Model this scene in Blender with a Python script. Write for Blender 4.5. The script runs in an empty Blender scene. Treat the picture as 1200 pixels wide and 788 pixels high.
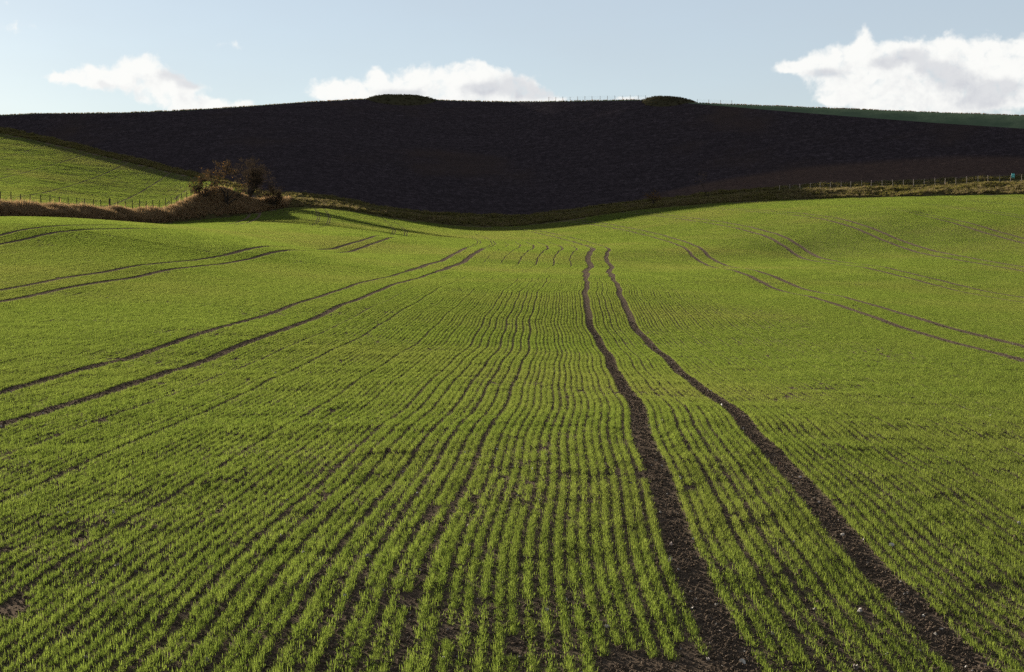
import bpy, bmesh, math, random
import numpy as np
rng=np.random.default_rng(7); random.seed(7)
ZC=3.0                      # camera height above the datum the survey tables use
SUN_AZ=-36.0; SUN_EL=13.0   # degrees; azimuth from the view direction, negative = left
scene=bpy.context.scene; COL=scene.collection
R=math.radians
SKY=.10; SUN=5.0; EXPO=.6; DUST=1.5
GREEN1=(.055,.085,.012); GREEN2=(.12,.15,.022); GREENP=(.11,.10,.03)
CLOUD_LIT=(9.,9.,8.8); CLOUD_SHADE=(5.4,5.6,6.4)
SKY=.05; EXPO=1.9; DUST=.15; GREEN1=(.070,.102,.021); GREEN2=(.146,.182,.043); GREENP=(.140,.150,.046)
CLOUD_LIT=(5.3,5.3,5.15); CLOUD_SHADE=(3.4,3.47,3.7); VEIL=(2.75,2.8,2.98)
FIELD=[(-9.69,26.85,-2.18,'l'),(-9.5,31.8,-2.06,'l'),(-9.33,36.55,-1.95,'l'),(-9.13,41.45,-1.63,'l'),(-8.85,48.85,-1.46,'l'),(-8.55,57.0,-1.06,'l'),(-8.14,67.85,-0.61,'l'),(-7.75,77.85,-0.19,'l'),(-7.36,87.7,0.05,'l'),(-6.37,113.1,1.08,'l'),(-8.07,22.35,-2.35,'l'),(-7.96,25.4,-2.28,'l'),(-7.84,28.15,-2.23,'l'),(-7.75,30.55,-2.18,'l'),(-7.59,34.7,-2.11,'l'),(-7.38,40.3,-1.84,'l'),(-7.26,43.5,-1.67,'l'),(-7.03,49.45,-1.54,'l'),(-6.78,56.5,-1.15,'l'),(-6.38,66.95,-0.7,'l'),(-5.96,77.7,-0.28,'l'),(-4.48,114.95,0.93,'l'),(-3.51,139.5,2.42,'l'),(-20.52,57.05,-0.55,'l'),(-20.39,60.75,-0.29,'l'),(-20.23,64.9,0.0,'l'),(-20.05,69.7,0.21,'l'),(-19.84,75.25,0.59,'l'),(-19.59,81.75,0.83,'l'),(-19.21,91.6,1.21,'l'),(-19.02,96.25,1.56,'l'),(-18.78,102.8,2.09,'l'),(-17.6,133.55,2.56,'l'),(-17.1,146.45,3.33,'l'),(-16.3,170.15,4.89,'l'),(-18.91,52.55,-0.93,'l'),(-18.77,55.9,-0.77,'l'),(-18.63,59.75,-0.43,'l'),(-18.46,64.15,-0.23,'l'),(-18.26,69.25,-0.04,'l'),(-17.96,77.25,0.49,'l'),(-17.56,87.5,0.84,'l'),(-17.29,94.65,1.19,'l'),(-16.96,103.0,1.85,'l'),(-15.69,136.4,2.37,'l'),(-15.19,149.2,3.21,'l'),(-14.65,191.15,5.37,'l'),(-31.37,87.35,2.56,'l'),(-31.23,90.75,2.98,'l'),(-31.09,94.45,3.3,'l'),(-29.75,82.8,1.88,'l'),(-29.59,86.7,2.28,'l'),(-29.27,94.95,3.07,'l'),(14.84,41.3,-2.43,'l'),(15.12,48.7,-2.25,'l'),(16.21,77.25,-1.06,'l'),(16.58,86.4,-0.93,'l'),(17.57,111.5,0.47,'l'),(18.26,128.05,0.84,'l'),(18.96,145.85,1.75,'l'),(19.43,156.7,2.81,'l'),(16.93,48.85,-2.23,'l'),(18.04,77.75,-1.07,'l'),(18.3,84.3,-0.96,'l'),(19.39,112.35,0.47,'l'),(20.11,130.6,0.94,'l'),(20.96,152.15,2.28,'l'),(21.28,160.05,3.16,'l'),(21.6,180.4,4.53,'l'),(28.66,88.5,-1.06,'l'),(29.98,122.95,0.88,'l'),(30.74,142.55,1.54,'l'),(31.3,156.9,2.35,'l'),(31.7,170.8,4.29,'l'),(31.62,188.65,5.98,'l'),(30.38,86.6,-1.14,'l'),(31.77,122.45,0.88,'l'),(32.51,141.7,1.53,'l'),(33.03,155.35,2.32,'l'),(33.5,170.6,4.39,'l'),(33.46,186.35,5.91,'l'),(42.83,145.05,2.17,'l'),(43.49,162.1,3.69,'l'),(43.73,182.65,6.33,'l'),(44.53,142.15,2.13,'l'),(45.38,164.75,4.04,'l'),(45.5,184.1,6.61,'l'),(55.67,169.1,5.36,'l'),(55.62,188.55,7.89,'l'),(55.23,199.4,9.24,'l'),(57.19,159.2,4.29,'l'),(57.54,174.8,6.27,'l'),(57.45,187.15,7.61,'l'),(57.1,197.6,8.62,'l'),(2.63,10.5,-2.95,'m'),(2.7,13.0,-2.79,'m'),(2.79,16.2,-2.69,'m'),(2.89,19.5,-2.58,'m'),(3.02,23.4,-2.46,'m'),(3.46,30.0,-2.52,'m'),(3.7,38.0,-2.56,'m'),(3.9,45.0,-2.48,'m'),(4.11,52.0,-2.31,'m'),(4.11,60.0,-1.8,'m'),(4.67,72.0,-0.95,'m'),(5.55,88.0,-0.32,'m'),(6.39,105.0,0.25,'m'),(7.48,120.0,0.72,'m'),(8.04,130.0,1.25,'m'),(8.33,140.0,1.84,'m'),(9.97,158.0,3.03,'m'),(10.47,175.0,3.72,'m'),(9.32,200.0,5.03,'m'),(6.13,230.0,6.88,'m'),(2.91,250.0,8.22,'m'),(-69.24,55.0,-0.16,'b'),(-77.8,100.0,3.77,'b'),(-72.7,135.0,5.41,'b'),(-62.83,175.0,7.01,'b'),(-59.78,185.0,7.41,'b'),(-58.34,195.0,7.58,'b'),(-55.75,207.0,7.67,'b'),(-53.14,222.0,8.5,'b'),(-50.26,240.0,9.9,'b'),(-46.3,258.0,11.57,'b'),(-43.76,266.0,12.72,'b'),(-40.88,268.0,13.13,'b'),(-32.06,268.0,12.65,'b'),(-24.05,268.0,11.37,'b'),(-16.16,270.0,10.33,'b'),(-6.51,272.0,9.6,'b'),(3.28,274.0,9.99,'b'),(16.51,276.0,11.88,'b'),(26.51,277.0,13.24,'b'),(41.27,276.0,14.35,'b'),(56.93,272.0,14.87,'b'),(72.12,268.0,15.05,'b'),(92.56,258.0,14.95,'b'),(131.83,245.0,14.64,'b'),(178.75,230.0,14.42,'b'),(239.09,200.0,13.14,'b'),(-30.0,10.0,-2.2,'h'),(30.0,10.0,-2.6,'h'),(0.0,0.0,-3.0,'h'),(-20.0,-20.0,-3.0,'h'),(20.0,-20.0,-3.4,'h'),(0.0,-40.0,-3.4,'h'),(-60.0,30.0,0.0,'h'),(80.0,40.0,-2.5,'h'),(-5.0,10.0,-2.75,'h'),(5.0,10.5,-2.95,'h'),(60.0,10.0,-3.0,'h'),(100.0,120.0,1.5,'h'),(-70.0,-30.0,-1.0,'h'),(70.0,-30.0,-4.0,'h')]
E1=[(-69.24,55.0,-0.16),(-77.8,100.0,3.77),(-72.7,135.0,5.41),(-62.83,175.0,7.01),(-59.78,185.0,7.41),(-58.34,195.0,7.58),(-55.75,207.0,7.67),(-53.14,222.0,8.5),(-50.26,240.0,9.9),(-46.3,258.0,11.57),(-43.76,266.0,12.72),(-40.88,268.0,13.13),(-32.06,268.0,12.65),(-24.05,268.0,11.37),(-16.16,270.0,10.33),(-6.51,272.0,9.6),(3.28,274.0,9.99),(16.51,276.0,11.88),(26.51,277.0,13.24),(41.27,276.0,14.35),(56.93,272.0,14.87),(72.12,268.0,15.05),(92.56,258.0,14.95),(131.83,245.0,14.64),(178.75,230.0,14.42),(239.09,200.0,13.14)]
E2=[(-80.51,64.0,0.96),(-84.72,109.0,6.51),(-76.96,143.0,8.12),(-65.31,182.0,9.57),(-62.66,194.0,9.62),(-60.72,203.0,9.71),(-57.88,215.0,10.15),(-55.03,230.0,11.27),(-53.82,240.0,13.48),(-53.48,252.0,15.65),(-51.72,256.0,16.36),(-50.13,262.0,15.34),(-47.9,267.0,14.36),(-45.23,275.0,14.62),(-42.54,279.0,15.5),(-33.85,283.0,14.88),(-25.48,284.0,13.24),(-17.11,286.0,12.31),(-6.89,288.0,11.71),(3.47,290.0,11.96),(17.47,292.0,13.96),(27.94,292.0,15.27),(43.35,290.0,16.63),(59.84,286.0,17.6),(75.86,282.0,18.02),(97.54,272.0,18.35),(138.77,258.0,18.02),(188.77,243.0,17.7),(254.51,213.0,16.53)]
E3=[(-500.31,400.0,60.7),(-306.14,395.0,50.59),(-206.71,385.0,43.6),(-132.5,370.0,37.29),(-117.55,358.0,33.85),(-103.31,346.0,30.35),(-89.25,332.0,26.75),(-76.01,318.0,23.35),(-67.19,308.0,21.33),(-61.04,296.0,19.62),(-54.6,281.0,17.29),(-49.06,273.5,15.52),(-45.88,279.0,15.34),(-42.92,281.5,15.98),(-34.09,285.0,15.24),(-25.71,286.5,13.61),(-17.26,288.5,12.62),(-6.95,290.5,12.02),(3.49,292.0,12.22),(17.62,294.5,14.34),(28.18,294.5,15.57),(43.72,292.5,17.04),(60.36,288.5,18.01),(76.53,284.5,18.44),(98.44,274.5,18.77),(140.11,260.5,18.43),(191.09,246.0,18.21),(258.08,216.0,17.02)]
E4=[(-506.43,405.0,63.85),(-310.74,401.0,53.02),(-210.97,393.0,46.14),(-136.06,380.0,39.88),(-118.95,369.0,35.87),(-106.28,356.0,32.5),(-91.38,340.0,28.61),(-78.39,328.0,25.26),(-69.36,318.0,22.88),(-64.33,312.0,21.61),(-59.45,306.0,19.92),(-53.81,300.0,18.28),(-45.7,294.0,17.48),(-34.8,291.0,16.0),(-26.2,292.0,14.31),(-17.53,293.0,13.22),(-7.06,295.0,12.7),(3.55,297.0,12.78),(17.88,299.0,14.83),(28.61,299.0,16.08),(44.39,297.0,17.74),(61.3,293.0,18.9),(77.73,289.0,19.33),(100.76,281.0,19.8),(144.12,268.0,20.0),(197.27,254.0,19.86),(268.78,225.0,18.8)]
E5=[(-497.57,398.0,64.98),(-305.26,394.0,53.84),(-209.32,390.0,47.29),(-137.8,385.0,43.94),(-125.33,382.0,43.6),(-113.04,379.0,43.26),(-100.93,376.0,43.14),(-89.24,374.0,43.35),(-77.66,372.0,43.72),(-66.92,374.0,44.68),(-52.39,382.0,46.77),(-39.43,389.0,48.32),(-19.87,392.0,48.35),(-9.3,390.0,47.8),(0.0,386.5,47.21),(11.3,379.0,46.41),(22.21,372.5,45.83),(34.82,365.0,45.12),(46.77,356.5,43.06),(61.56,344.0,40.18),(78.75,330.0,36.98),(94.58,317.0,34.11),(109.21,305.0,31.64),(150.98,281.0,26.82),(207.24,267.0,24.69),(283.05,237.0,21.21)]
E6=[(-500.06,400.0,65.43),(-306.8,396.0,54.23),(-210.39,392.0,47.65),(-138.51,387.0,44.29),(-125.99,384.0,43.94),(-113.64,381.0,43.6),(-101.47,378.0,43.48),(-89.71,376.0,43.7),(-78.07,374.0,44.06),(-67.27,376.0,45.03),(-52.67,384.0,47.13),(-39.63,391.0,48.69),(-19.97,394.0,48.71),(-9.35,392.0,48.16),(0.0,388.5,47.57),(11.36,381.0,46.76),(22.33,374.5,46.19),(35.01,367.0,45.48),(47.23,360.0,43.76),(62.62,350.0,41.92),(80.88,339.0,39.8),(97.83,328.0,37.73),(113.82,318.0,35.92),(157.89,294.0,31.55),(217.23,280.0,29.22),(298.43,250.0,25.34)]  # left crest points, out of view, raised so the hill shades the left field
CLOUDS=[(-15.01,7.57,2.062,0.55,1.0),(-16.75,7.57,1.169,0.344,1.0),(-14.43,8.17,0.928,0.619,1.0),(-16.21,7.62,1.031,0.309,1.0),(-13.25,7.5,1.169,0.309,1.0),(-11.95,6.62,1.719,0.378,1.0),(-13.09,6.95,1.375,0.412,1.0),(-10.47,6.85,0.55,0.172,1.0),(-5.79,7.39,2.406,0.55,1.0),(-6.8,7.31,1.237,0.344,1.0),(-3.41,7.22,3.093,0.412,1.0),(-5.45,8.0,0.344,0.309,1.0),(-3.68,8.02,0.825,0.584,1.0),(-2.05,7.76,1.719,0.619,1.0),(-1.5,8.29,0.894,0.378,1.0),(-0.34,7.63,1.512,0.619,1.0),(0.68,7.3,1.031,0.412,1.0),(1.71,7.06,0.687,0.137,1.0),(4.77,7.07,0.894,0.103,1.0),(11.94,8.19,1.512,0.481,1.0),(12.91,8.67,0.894,0.447,1.0),(13.78,9.22,0.516,0.55,1.0),(14.69,8.22,1.375,0.687,1.0),(10.96,8.21,0.894,0.241,1.0),(15.81,7.35,2.75,0.962,1.0),(15.0,8.66,0.687,0.412,1.0),(16.52,8.53,1.169,0.687,1.0),(17.83,8.06,1.031,0.894,1.0),(18.76,7.86,1.169,1.031,1.0),(19.51,8.08,0.894,0.825,1.0),(18.16,6.87,3.093,0.825,1.0),(12.92,7.51,1.031,0.412,1.0),(15.34,6.72,2.75,0.619,1.0),(13.74,7.03,1.512,0.344,1.0),(12.83,6.86,0.481,0.172,1.0),(20.42,7.63,1.375,1.031,1.0),(-19.04,9.35,0.584,0.412,0.68),(-19.51,10.19,0.481,0.172,0.68),(-11.05,8.93,1.031,0.309,0.68),(-17.84,7.65,0.55,0.172,0.68),(-21.47,7.42,1.719,0.619,1.0),(-23.78,8.21,1.375,0.687,1.0),(23.21,7.94,2.75,1.031,1.0),(25.5,6.59,2.062,0.687,1.0)]
SHADES=[(15.51,8.51,0.687,0.275),(16.34,8.03,0.825,0.344),(17.16,7.49,0.962,0.447),(14.56,8.23,0.687,0.275),(0.14,7.63,1.031,0.55),(1.16,7.3,0.756,0.275),(-13.28,7.82,0.687,0.309),(-12.6,7.45,0.55,0.206),(18.31,6.68,1.375,0.412),(12.27,7.92,0.825,0.206),(-1.37,7.5,0.825,0.275),(18.92,7.22,0.825,0.309),(-4.43,7.28,1.031,0.206)]

# ------------------------------------------------------------------ terrain survey
FA=np.array([p[:3] for p in FIELD]); FK=[p[3] for p in FIELD]
def warp(X,Y):
    d=np.maximum(Y,-45)+60
    return np.stack([X/d*3.0,np.log(d)],-1)
def phi(r): return r*r*np.log(np.maximum(r,1e-9))
def solve():
    w=warp(FA[:,0],FA[:,1]); q=FA[:,2]/(FA[:,1]+60); n=len(FA)
    lam=np.array([{'l':8e-4,'m':3e-4,'b':2e-4,'h':2e-3}[k] for k in FK])
    K=phi(np.linalg.norm(w[:,None]-w[None],axis=-1))+np.diag(lam)
    Pm=np.c_[np.ones(n),w]; M=np.block([[K,Pm],[Pm.T,np.zeros((3,3))]])
    return w,np.linalg.solve(M,np.r_[q,np.zeros(3)])
SW,SS=solve()
def hfield(X,Y):
    X=np.asarray(X,float); Y=np.asarray(Y,float); sh=X.shape
    X=X.ravel(); Y=Y.ravel(); out=np.empty(len(X)); n=len(SW)
    for i in range(0,len(X),20000):
        q=warp(X[i:i+20000],Y[i:i+20000])
        r=np.linalg.norm(q[:,None,:]-SW[None],axis=-1)
        out[i:i+20000]=(phi(r)@SS[:n]+SS[n]+q@SS[n+1:])*(np.maximum(Y[i:i+20000],-45)+60)
    return (out+ZC).reshape(sh)
# value noise
_P=rng.random((256,256))
def vnoise(x,y):
    xi=np.floor(x).astype(int); yi=np.floor(y).astype(int); fx=x-xi; fy=y-yi
    fx=fx*fx*(3-2*fx); fy=fy*fy*(3-2*fy)
    g=lambda i,j:_P[i%256,j%256]
    return (g(xi,yi)*(1-fx)+g(xi+1,yi)*fx)*(1-fy)+(g(xi,yi+1)*(1-fx)+g(xi+1,yi+1)*fx)*fy
def fbm(x,y,o=3):
    s=0;a=.5
    for k in range(o): s=s+a*vnoise(x*2**k+17*k,y*2**k+31*k); a/=2
    return s/(1-.5**o)
# drilling geometry: u = distance across the rows, Y = distance along them
WT=np.array([(0,0),(10,0),(23,-.1),(30,.1),(52,-.1),(60,-.4),(72,-.3),(90,0),(110,.2),(125,.9),(140,.75),(158,1.7),(175,1.8),(200,1.2),(250,0),(400,0)])
_yy=np.linspace(-60,460,1041); _ww=np.interp(_yy,WT[:,0],WT[:,1]); _k=np.exp(-np.linspace(-3,3,17)**2/2); _k/=_k.sum()
_ww=np.convolve(np.pad(_ww,8,mode='edge'),_k,'valid')
def bend(Y): return .0011*np.clip(Y-160,0,None)**2
def wob(u,Y): return np.interp(Y,_yy,_ww)*np.exp(-((u-2.2)/7.)**2)+.05*np.sin(Y/3.1)+.03*np.sin(Y/1.37+1)
def rowX(u,Y): return u+.0385*Y-bend(Y)+wob(u,Y)
def rowU(X,Y):
    u=X-.0385*Y+bend(Y)
    for _ in range(4): u=X-.0385*Y+bend(Y)-wob(u,Y)
    return u
def tilth(X,Y): return (vnoise(X/.9,Y/.9)-.5)*.05*np.clip((60-Y)/30,0,1)+(vnoise(X/.3+9,Y/.3)-.5)*.02*np.clip((40-Y)/20,0,1)
def hnear(X,Y): return hfield(X,Y)+tilth(X,Y)
# ------------------------------------------------------------------ boundaries as functions of a = X/(Y+60)
AA=np.linspace(-.75,.75,601)
def edge(tab,sm=5):
    t=np.array(tab); a=t[:,0]/(t[:,1]+60); o=np.argsort(a); a=a[o]
    g=np.exp(-np.linspace(-2,2,2*sm+1)**2); g/=g.sum(); r=[]
    for c in (1,2):
        v=np.interp(AA,a,t[o,c]); r.append(np.convolve(np.pad(v,sm,mode='edge'),g,'valid'))
    return np.stack([r[0],r[1]+ZC])
e1,e2,e3,e4,e5,e6=[edge(t,s) for t,s in ((E1,6),(E2,3),(E3,5),(E4,6),(E5,3),(E6,6))]
e1[1]=hfield(AA*(e1[0]+60),e1[0])
e2[0]=np.maximum(e2[0],e1[0]+4); e3[0]=np.maximum(e3[0],e2[0]+1); e4[0]=np.maximum(e4[0],e3[0]+2)
e5[0]=np.maximum(e5[0],e4[0]+10); e6[0]=np.maximum(e6[0],e5[0]+1.5)
e7=np.stack([e6[0]+50,e6[1]+.5]); e8=np.stack([e6[0]+900,e6[1]-60]); e9=np.stack([e6[0]+5000,e6[1]*0-60])
EDG=[e1,e2,e3,e4,e5,e6,e7,e8,e9]
def prof(i,t):
    if i==0: return t**.75
    if i==1: return .4*t+.6*t**1.7                # far field: slope steepened at its far edge so that strip goes dark
    if i==3: return t
    if i==4: return np.sin(t*math.pi/2)*.55+t*.45
    return t
def relief(i,X,Y,t):
    n=fbm(X/7,Y/7,3)-.5
    w=np.clip(t*8,0,1)*np.clip((1-t)*8,0,1)
    if i==0: return n*1.3*w
    if i==2: return n*1.0*w
    if i==3: return (fbm(X/30,Y/30,2)-.5)*.25*w+n*.15*w
    return n*.2*w
def ground(X,Y):
    X=np.asarray(X,float); Y=np.asarray(Y,float)
    a=X/(np.maximum(Y,-45)+60)
    ys=[np.interp(a,AA,e[0]) for e in EDG]; zs=[np.interp(a,AA,e[1]) for e in EDG]
    z=hfield(X,np.minimum(Y,ys[0]+1))
    for i in range(8):
        t=(Y-ys[i])/(ys[i+1]-ys[i]); m=(t>0)&(t<=1); tt=np.clip(t,0,1)
        z=np.where(m,zs[i]+(zs[i+1]-zs[i])*prof(i,tt)+relief(i,X,Y,tt),z)
    return z
# ------------------------------------------------------------------ object helpers
def tag(o,label=None,cat=None,group=None,kind=None):
    for k,v in (('label',label),('category',cat),('group',group),('kind',kind)):
        if v: o[k]=v
    return o
def link(name,me,parent=None,mat=None):
    o=bpy.data.objects.new(name,me); COL.objects.link(o)
    if parent is not None: o.parent=parent
    if mat is not None: me.materials.append(mat)
    return o
def empty(name,loc): 
    o=bpy.data.objects.new(name,None); COL.objects.link(o); o.location=loc; o.empty_display_size=.3; return o
def mesh(name,v,f,smooth=False):
    me=bpy.data.meshes.new(name); me.from_pydata(np.asarray(v).tolist(),[],f if isinstance(f,list) else f.tolist()); 
    if smooth: me.polygons.foreach_set('use_smooth',[True]*len(me.polygons))
    me.update(); return me
# ------------------------------------------------------------------ materials
class NT:
    def __init__(s,nt): s.t=nt; s.n=nt.nodes; s.l=nt.links
    def node(s,ty,**kw):
        n=s.n.new(ty)
        for k,v in kw.items(): setattr(n,k,v)
        return n
    def put(s,sock,v):
        if v is None: return
        if isinstance(v,bpy.types.NodeSocket): s.l.new(v,sock)
        else: sock.default_value=v
    def math(s,op,a,b=None,c=None,clamp=False):
        n=s.node('ShaderNodeMath',operation=op,use_clamp=clamp)
        for i,v in enumerate((a,b,c)): s.put(n.inputs[i],v)
        return n.outputs[0]
    def noise(s,vec,scale,detail=4,rough=.55,dist=0):
        n=s.node('ShaderNodeTexNoise'); s.put(n.inputs['Vector'],vec)
        n.inputs['Scale'].default_value=scale; n.inputs['Detail'].default_value=detail; n.inputs['Roughness'].default_value=rough; n.inputs['Distortion'].default_value=dist
        return n.outputs['Fac']
    def ramp(s,fac,stops):
        n=s.node('ShaderNodeValToRGB'); s.put(n.inputs[0],fac); e=n.color_ramp.elements
        while len(e)<len(stops): e.new(.5)
        for q,(p,c) in zip(e,stops): q.position=p; q.color=(*c,1) if len(c)==3 else c
        return n.outputs[0]
    def mix(s,f,a,b):
        n=s.node('ShaderNodeMix',data_type='RGBA'); s.put(n.inputs[0],f); s.put(n.inputs[6],a if isinstance(a,bpy.types.NodeSocket) else (*a,1)); s.put(n.inputs[7],b if isinstance(b,bpy.types.NodeSocket) else (*b,1)); return n.outputs[2]
    def mapping(s,vec,sc):
        n=s.node('ShaderNodeVectorMath',operation='MULTIPLY'); s.put(n.inputs[0],vec); n.inputs[1].default_value=sc; return n.outputs[0]
    def smooth(s,x,a,b):
        n=s.node('ShaderNodeMapRange',interpolation_type='SMOOTHSTEP'); s.put(n.inputs[0],x); n.inputs[1].default_value=a; n.inputs[2].default_value=b; return n.outputs[0]
def material(name):
    m=bpy.data.materials.new(name); m.use_nodes=True; t=NT(m.node_tree); t.n.clear()
    t.out=t.node('ShaderNodeOutputMaterial'); return m,t
def finish(t,col,rough=.95,bump=None,bs=.5,bd=.05,spec=.2):
    if rough>=.94:
        b=t.node('ShaderNodeBsdfDiffuse'); t.put(b.inputs[0],col if isinstance(col,bpy.types.NodeSocket) else (*col,1))
        if bump is not None:
            n=t.node('ShaderNodeBump'); n.inputs['Strength'].default_value=bs; n.inputs['Distance'].default_value=bd; t.put(n.inputs['Height'],bump); t.l.new(n.outputs[0],b.inputs['Normal'])
        t.l.new(b.outputs[0],t.out.inputs[0]); return b
    b=t.node('ShaderNodeBsdfPrincipled'); t.put(b.inputs['Base Color'],col if isinstance(col,bpy.types.NodeSocket) else (*col,1))
    b.inputs['Roughness'].default_value=rough; b.inputs['Specular IOR Level'].default_value=spec
    if bump is not None:
        n=t.node('ShaderNodeBump'); n.inputs['Strength'].default_value=bs; n.inputs['Distance'].default_value=bd; t.put(n.inputs['Height'],bump); t.l.new(n.outputs[0],b.inputs['Normal'])
    t.l.new(b.outputs[0],t.out.inputs[0]); return b
def pos(t): return t.node('ShaderNodeNewGeometry').outputs['Position']
def leafmat(name,c1,c2,trans=.5,tc=None,patch=None):
    m,t=material(name)
    at=t.node('ShaderNodeAttribute',attribute_name='tint').outputs['Fac']
    rnd=t.node('ShaderNodeObjectInfo').outputs['Random']
    f=t.math('MULTIPLY_ADD',rnd,.35,t.math('MULTIPLY',at,.65))
    col=t.mix(f,c1,c2)
    if patch:
        n=t.noise(pos(t),patch[0],3,.6); col=t.mix(t.smooth(n,.42,.75),col,patch[1])
    d=t.node('ShaderNodeBsdfDiffuse'); t.put(d.inputs[0],col)
    tr=t.node('ShaderNodeBsdfTranslucent')
    if tc: 
        n=t.node('ShaderNodeMix',data_type='RGBA',blend_type='MULTIPLY'); n.inputs[0].default_value=1; t.put(n.inputs[6],col); n.inputs[7].default_value=(*tc,1); t.put(tr.inputs[0],n.outputs[2])
    else: t.put(tr.inputs[0],col)
    mx=t.node('ShaderNodeMixShader'); mx.inputs[0].default_value=trans; t.l.new(d.outputs[0],mx.inputs[1]); t.l.new(tr.outputs[0],mx.inputs[2])
    t.l.new(mx.outputs[0],t.out.inputs[0]); return m
# soil of the sown field
m_soil,t=material('soil'); p=pos(t)
n1=t.noise(p,9,6,.7); n2=t.noise(p,.12,3); n3=t.noise(p,38,3,.6)
col=t.mix(n1,(.066,.047,.033),(.142,.106,.075)); col=t.mix(t.math('MULTIPLY',n2,.5),col,(.10,.078,.058))
col=t.mix(t.smooth(n3,.66,.74),col,(.20,.175,.145))
finish(t,col,.95,t.math('ADD',n1,t.math('MULTIPLY',n3,.5)),1.,.12)
# dark plough land
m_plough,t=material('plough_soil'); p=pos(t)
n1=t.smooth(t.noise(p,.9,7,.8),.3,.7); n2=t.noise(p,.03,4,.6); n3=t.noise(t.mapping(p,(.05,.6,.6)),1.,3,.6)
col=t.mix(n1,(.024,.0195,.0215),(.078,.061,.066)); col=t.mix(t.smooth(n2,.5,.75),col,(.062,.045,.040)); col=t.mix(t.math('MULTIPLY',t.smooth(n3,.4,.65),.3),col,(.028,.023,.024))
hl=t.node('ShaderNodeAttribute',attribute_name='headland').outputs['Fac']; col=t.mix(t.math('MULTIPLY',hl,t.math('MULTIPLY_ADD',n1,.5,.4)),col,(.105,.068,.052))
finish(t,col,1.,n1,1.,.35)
m_verge,t=material('verge_ground'); p=pos(t)
n1=t.noise(p,.6,6,.7); col=t.ramp(n1,[(.3,(.028,.022,.013)),(.5,(.06,.05,.022)),(.7,(.05,.06,.02))]); finish(t,col,1.,n1,.8,.2)
m_pasture,t=material('pasture'); p=pos(t)
n1=t.noise(p,.4,6,.7); col=t.ramp(n1,[(.3,(.055,.080,.048)),(.7,(.080,.105,.065))]); finish(t,col,1.,n1,.8,.1)
# ------------------------------------------------------------------ ground sheets
def sheet(name,rows,mat,kind='structure',uv=False,asel=slice(None)):
    A_=AA[asel]; V=[];
    for (Y,z) in rows: V.append(np.stack([A_*(np.maximum(Y,-45)+60),Y,z],-1))
    V=np.array(V); n,m=V.shape[:2]
    i=np.arange(n-1)[:,None]*m+np.arange(m-1)[None]
    F=np.stack([i,i+1,i+1+m,i+m],-1).reshape(-1,4)
    me=mesh(name,V.reshape(-1,3),F,True); o=link(name,me,None,mat); o['kind']=kind; return o
ys=[-44.,-30,-20,-10,-5]; y=-2.
while y<1000: ys.append(y); y+=max(.25,(y+8)*.0075)
rows=[]
base=np.array([v for v in ys if v<300.]); tb=(base+44)/(base[-1]+44)
# rows squeezed to end on the field edge
e1y=e1[0]
for tt,b in zip(tb,base):
    k=np.clip((b-5)/(base[-1]-5),0,1)
    Y=b+(e1y-base[-1])*k
    X=AA*(np.maximum(Y,-45)+60)
    rows.append((Y,hnear(X,Y)))
rows[-1]=(e1[0],e1[1])
field=sheet('crop_field',rows,m_soil); tag(field,'brown soil of the gently rolling sown field')
def between(i,n,s=slice(None)):
    lo,hi=EDG[i],EDG[i+1]; out=[]
    for t_ in np.linspace(0,1,n):
        Y=lo[0]+(hi[0]-lo[0])*t_; X=AA*(Y+60); tt=np.full_like(Y,t_)
        z=lo[1]+(hi[1]-lo[1])*prof(i,tt)+relief(i,X,Y,tt); out.append((Y[s],z[s]))
    return out
LEFT=AA<-.148
sheet('bank_ground',between(0,14),m_verge)
lm=slice(0,int(LEFT.sum())+1); rm=slice(int(LEFT.sum()),None)
sheet('far_field',between(1,50,lm),m_soil,asel=lm)
sheet('verge_strip',between(1,3,rm),m_verge,asel=rm)
sheet('hedge_bank',between(2,9),m_verge)
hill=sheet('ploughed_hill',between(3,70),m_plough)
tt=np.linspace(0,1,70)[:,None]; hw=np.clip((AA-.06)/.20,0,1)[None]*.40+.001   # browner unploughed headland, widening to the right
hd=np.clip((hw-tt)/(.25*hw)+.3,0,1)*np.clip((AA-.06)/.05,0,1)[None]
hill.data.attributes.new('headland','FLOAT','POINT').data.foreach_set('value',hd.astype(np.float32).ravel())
sheet('hilltop_pasture',between(4,14),m_pasture)
sheet('plateau',between(5,6)+between(6,8)[1:]+between(7,4)[1:],m_pasture)
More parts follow.
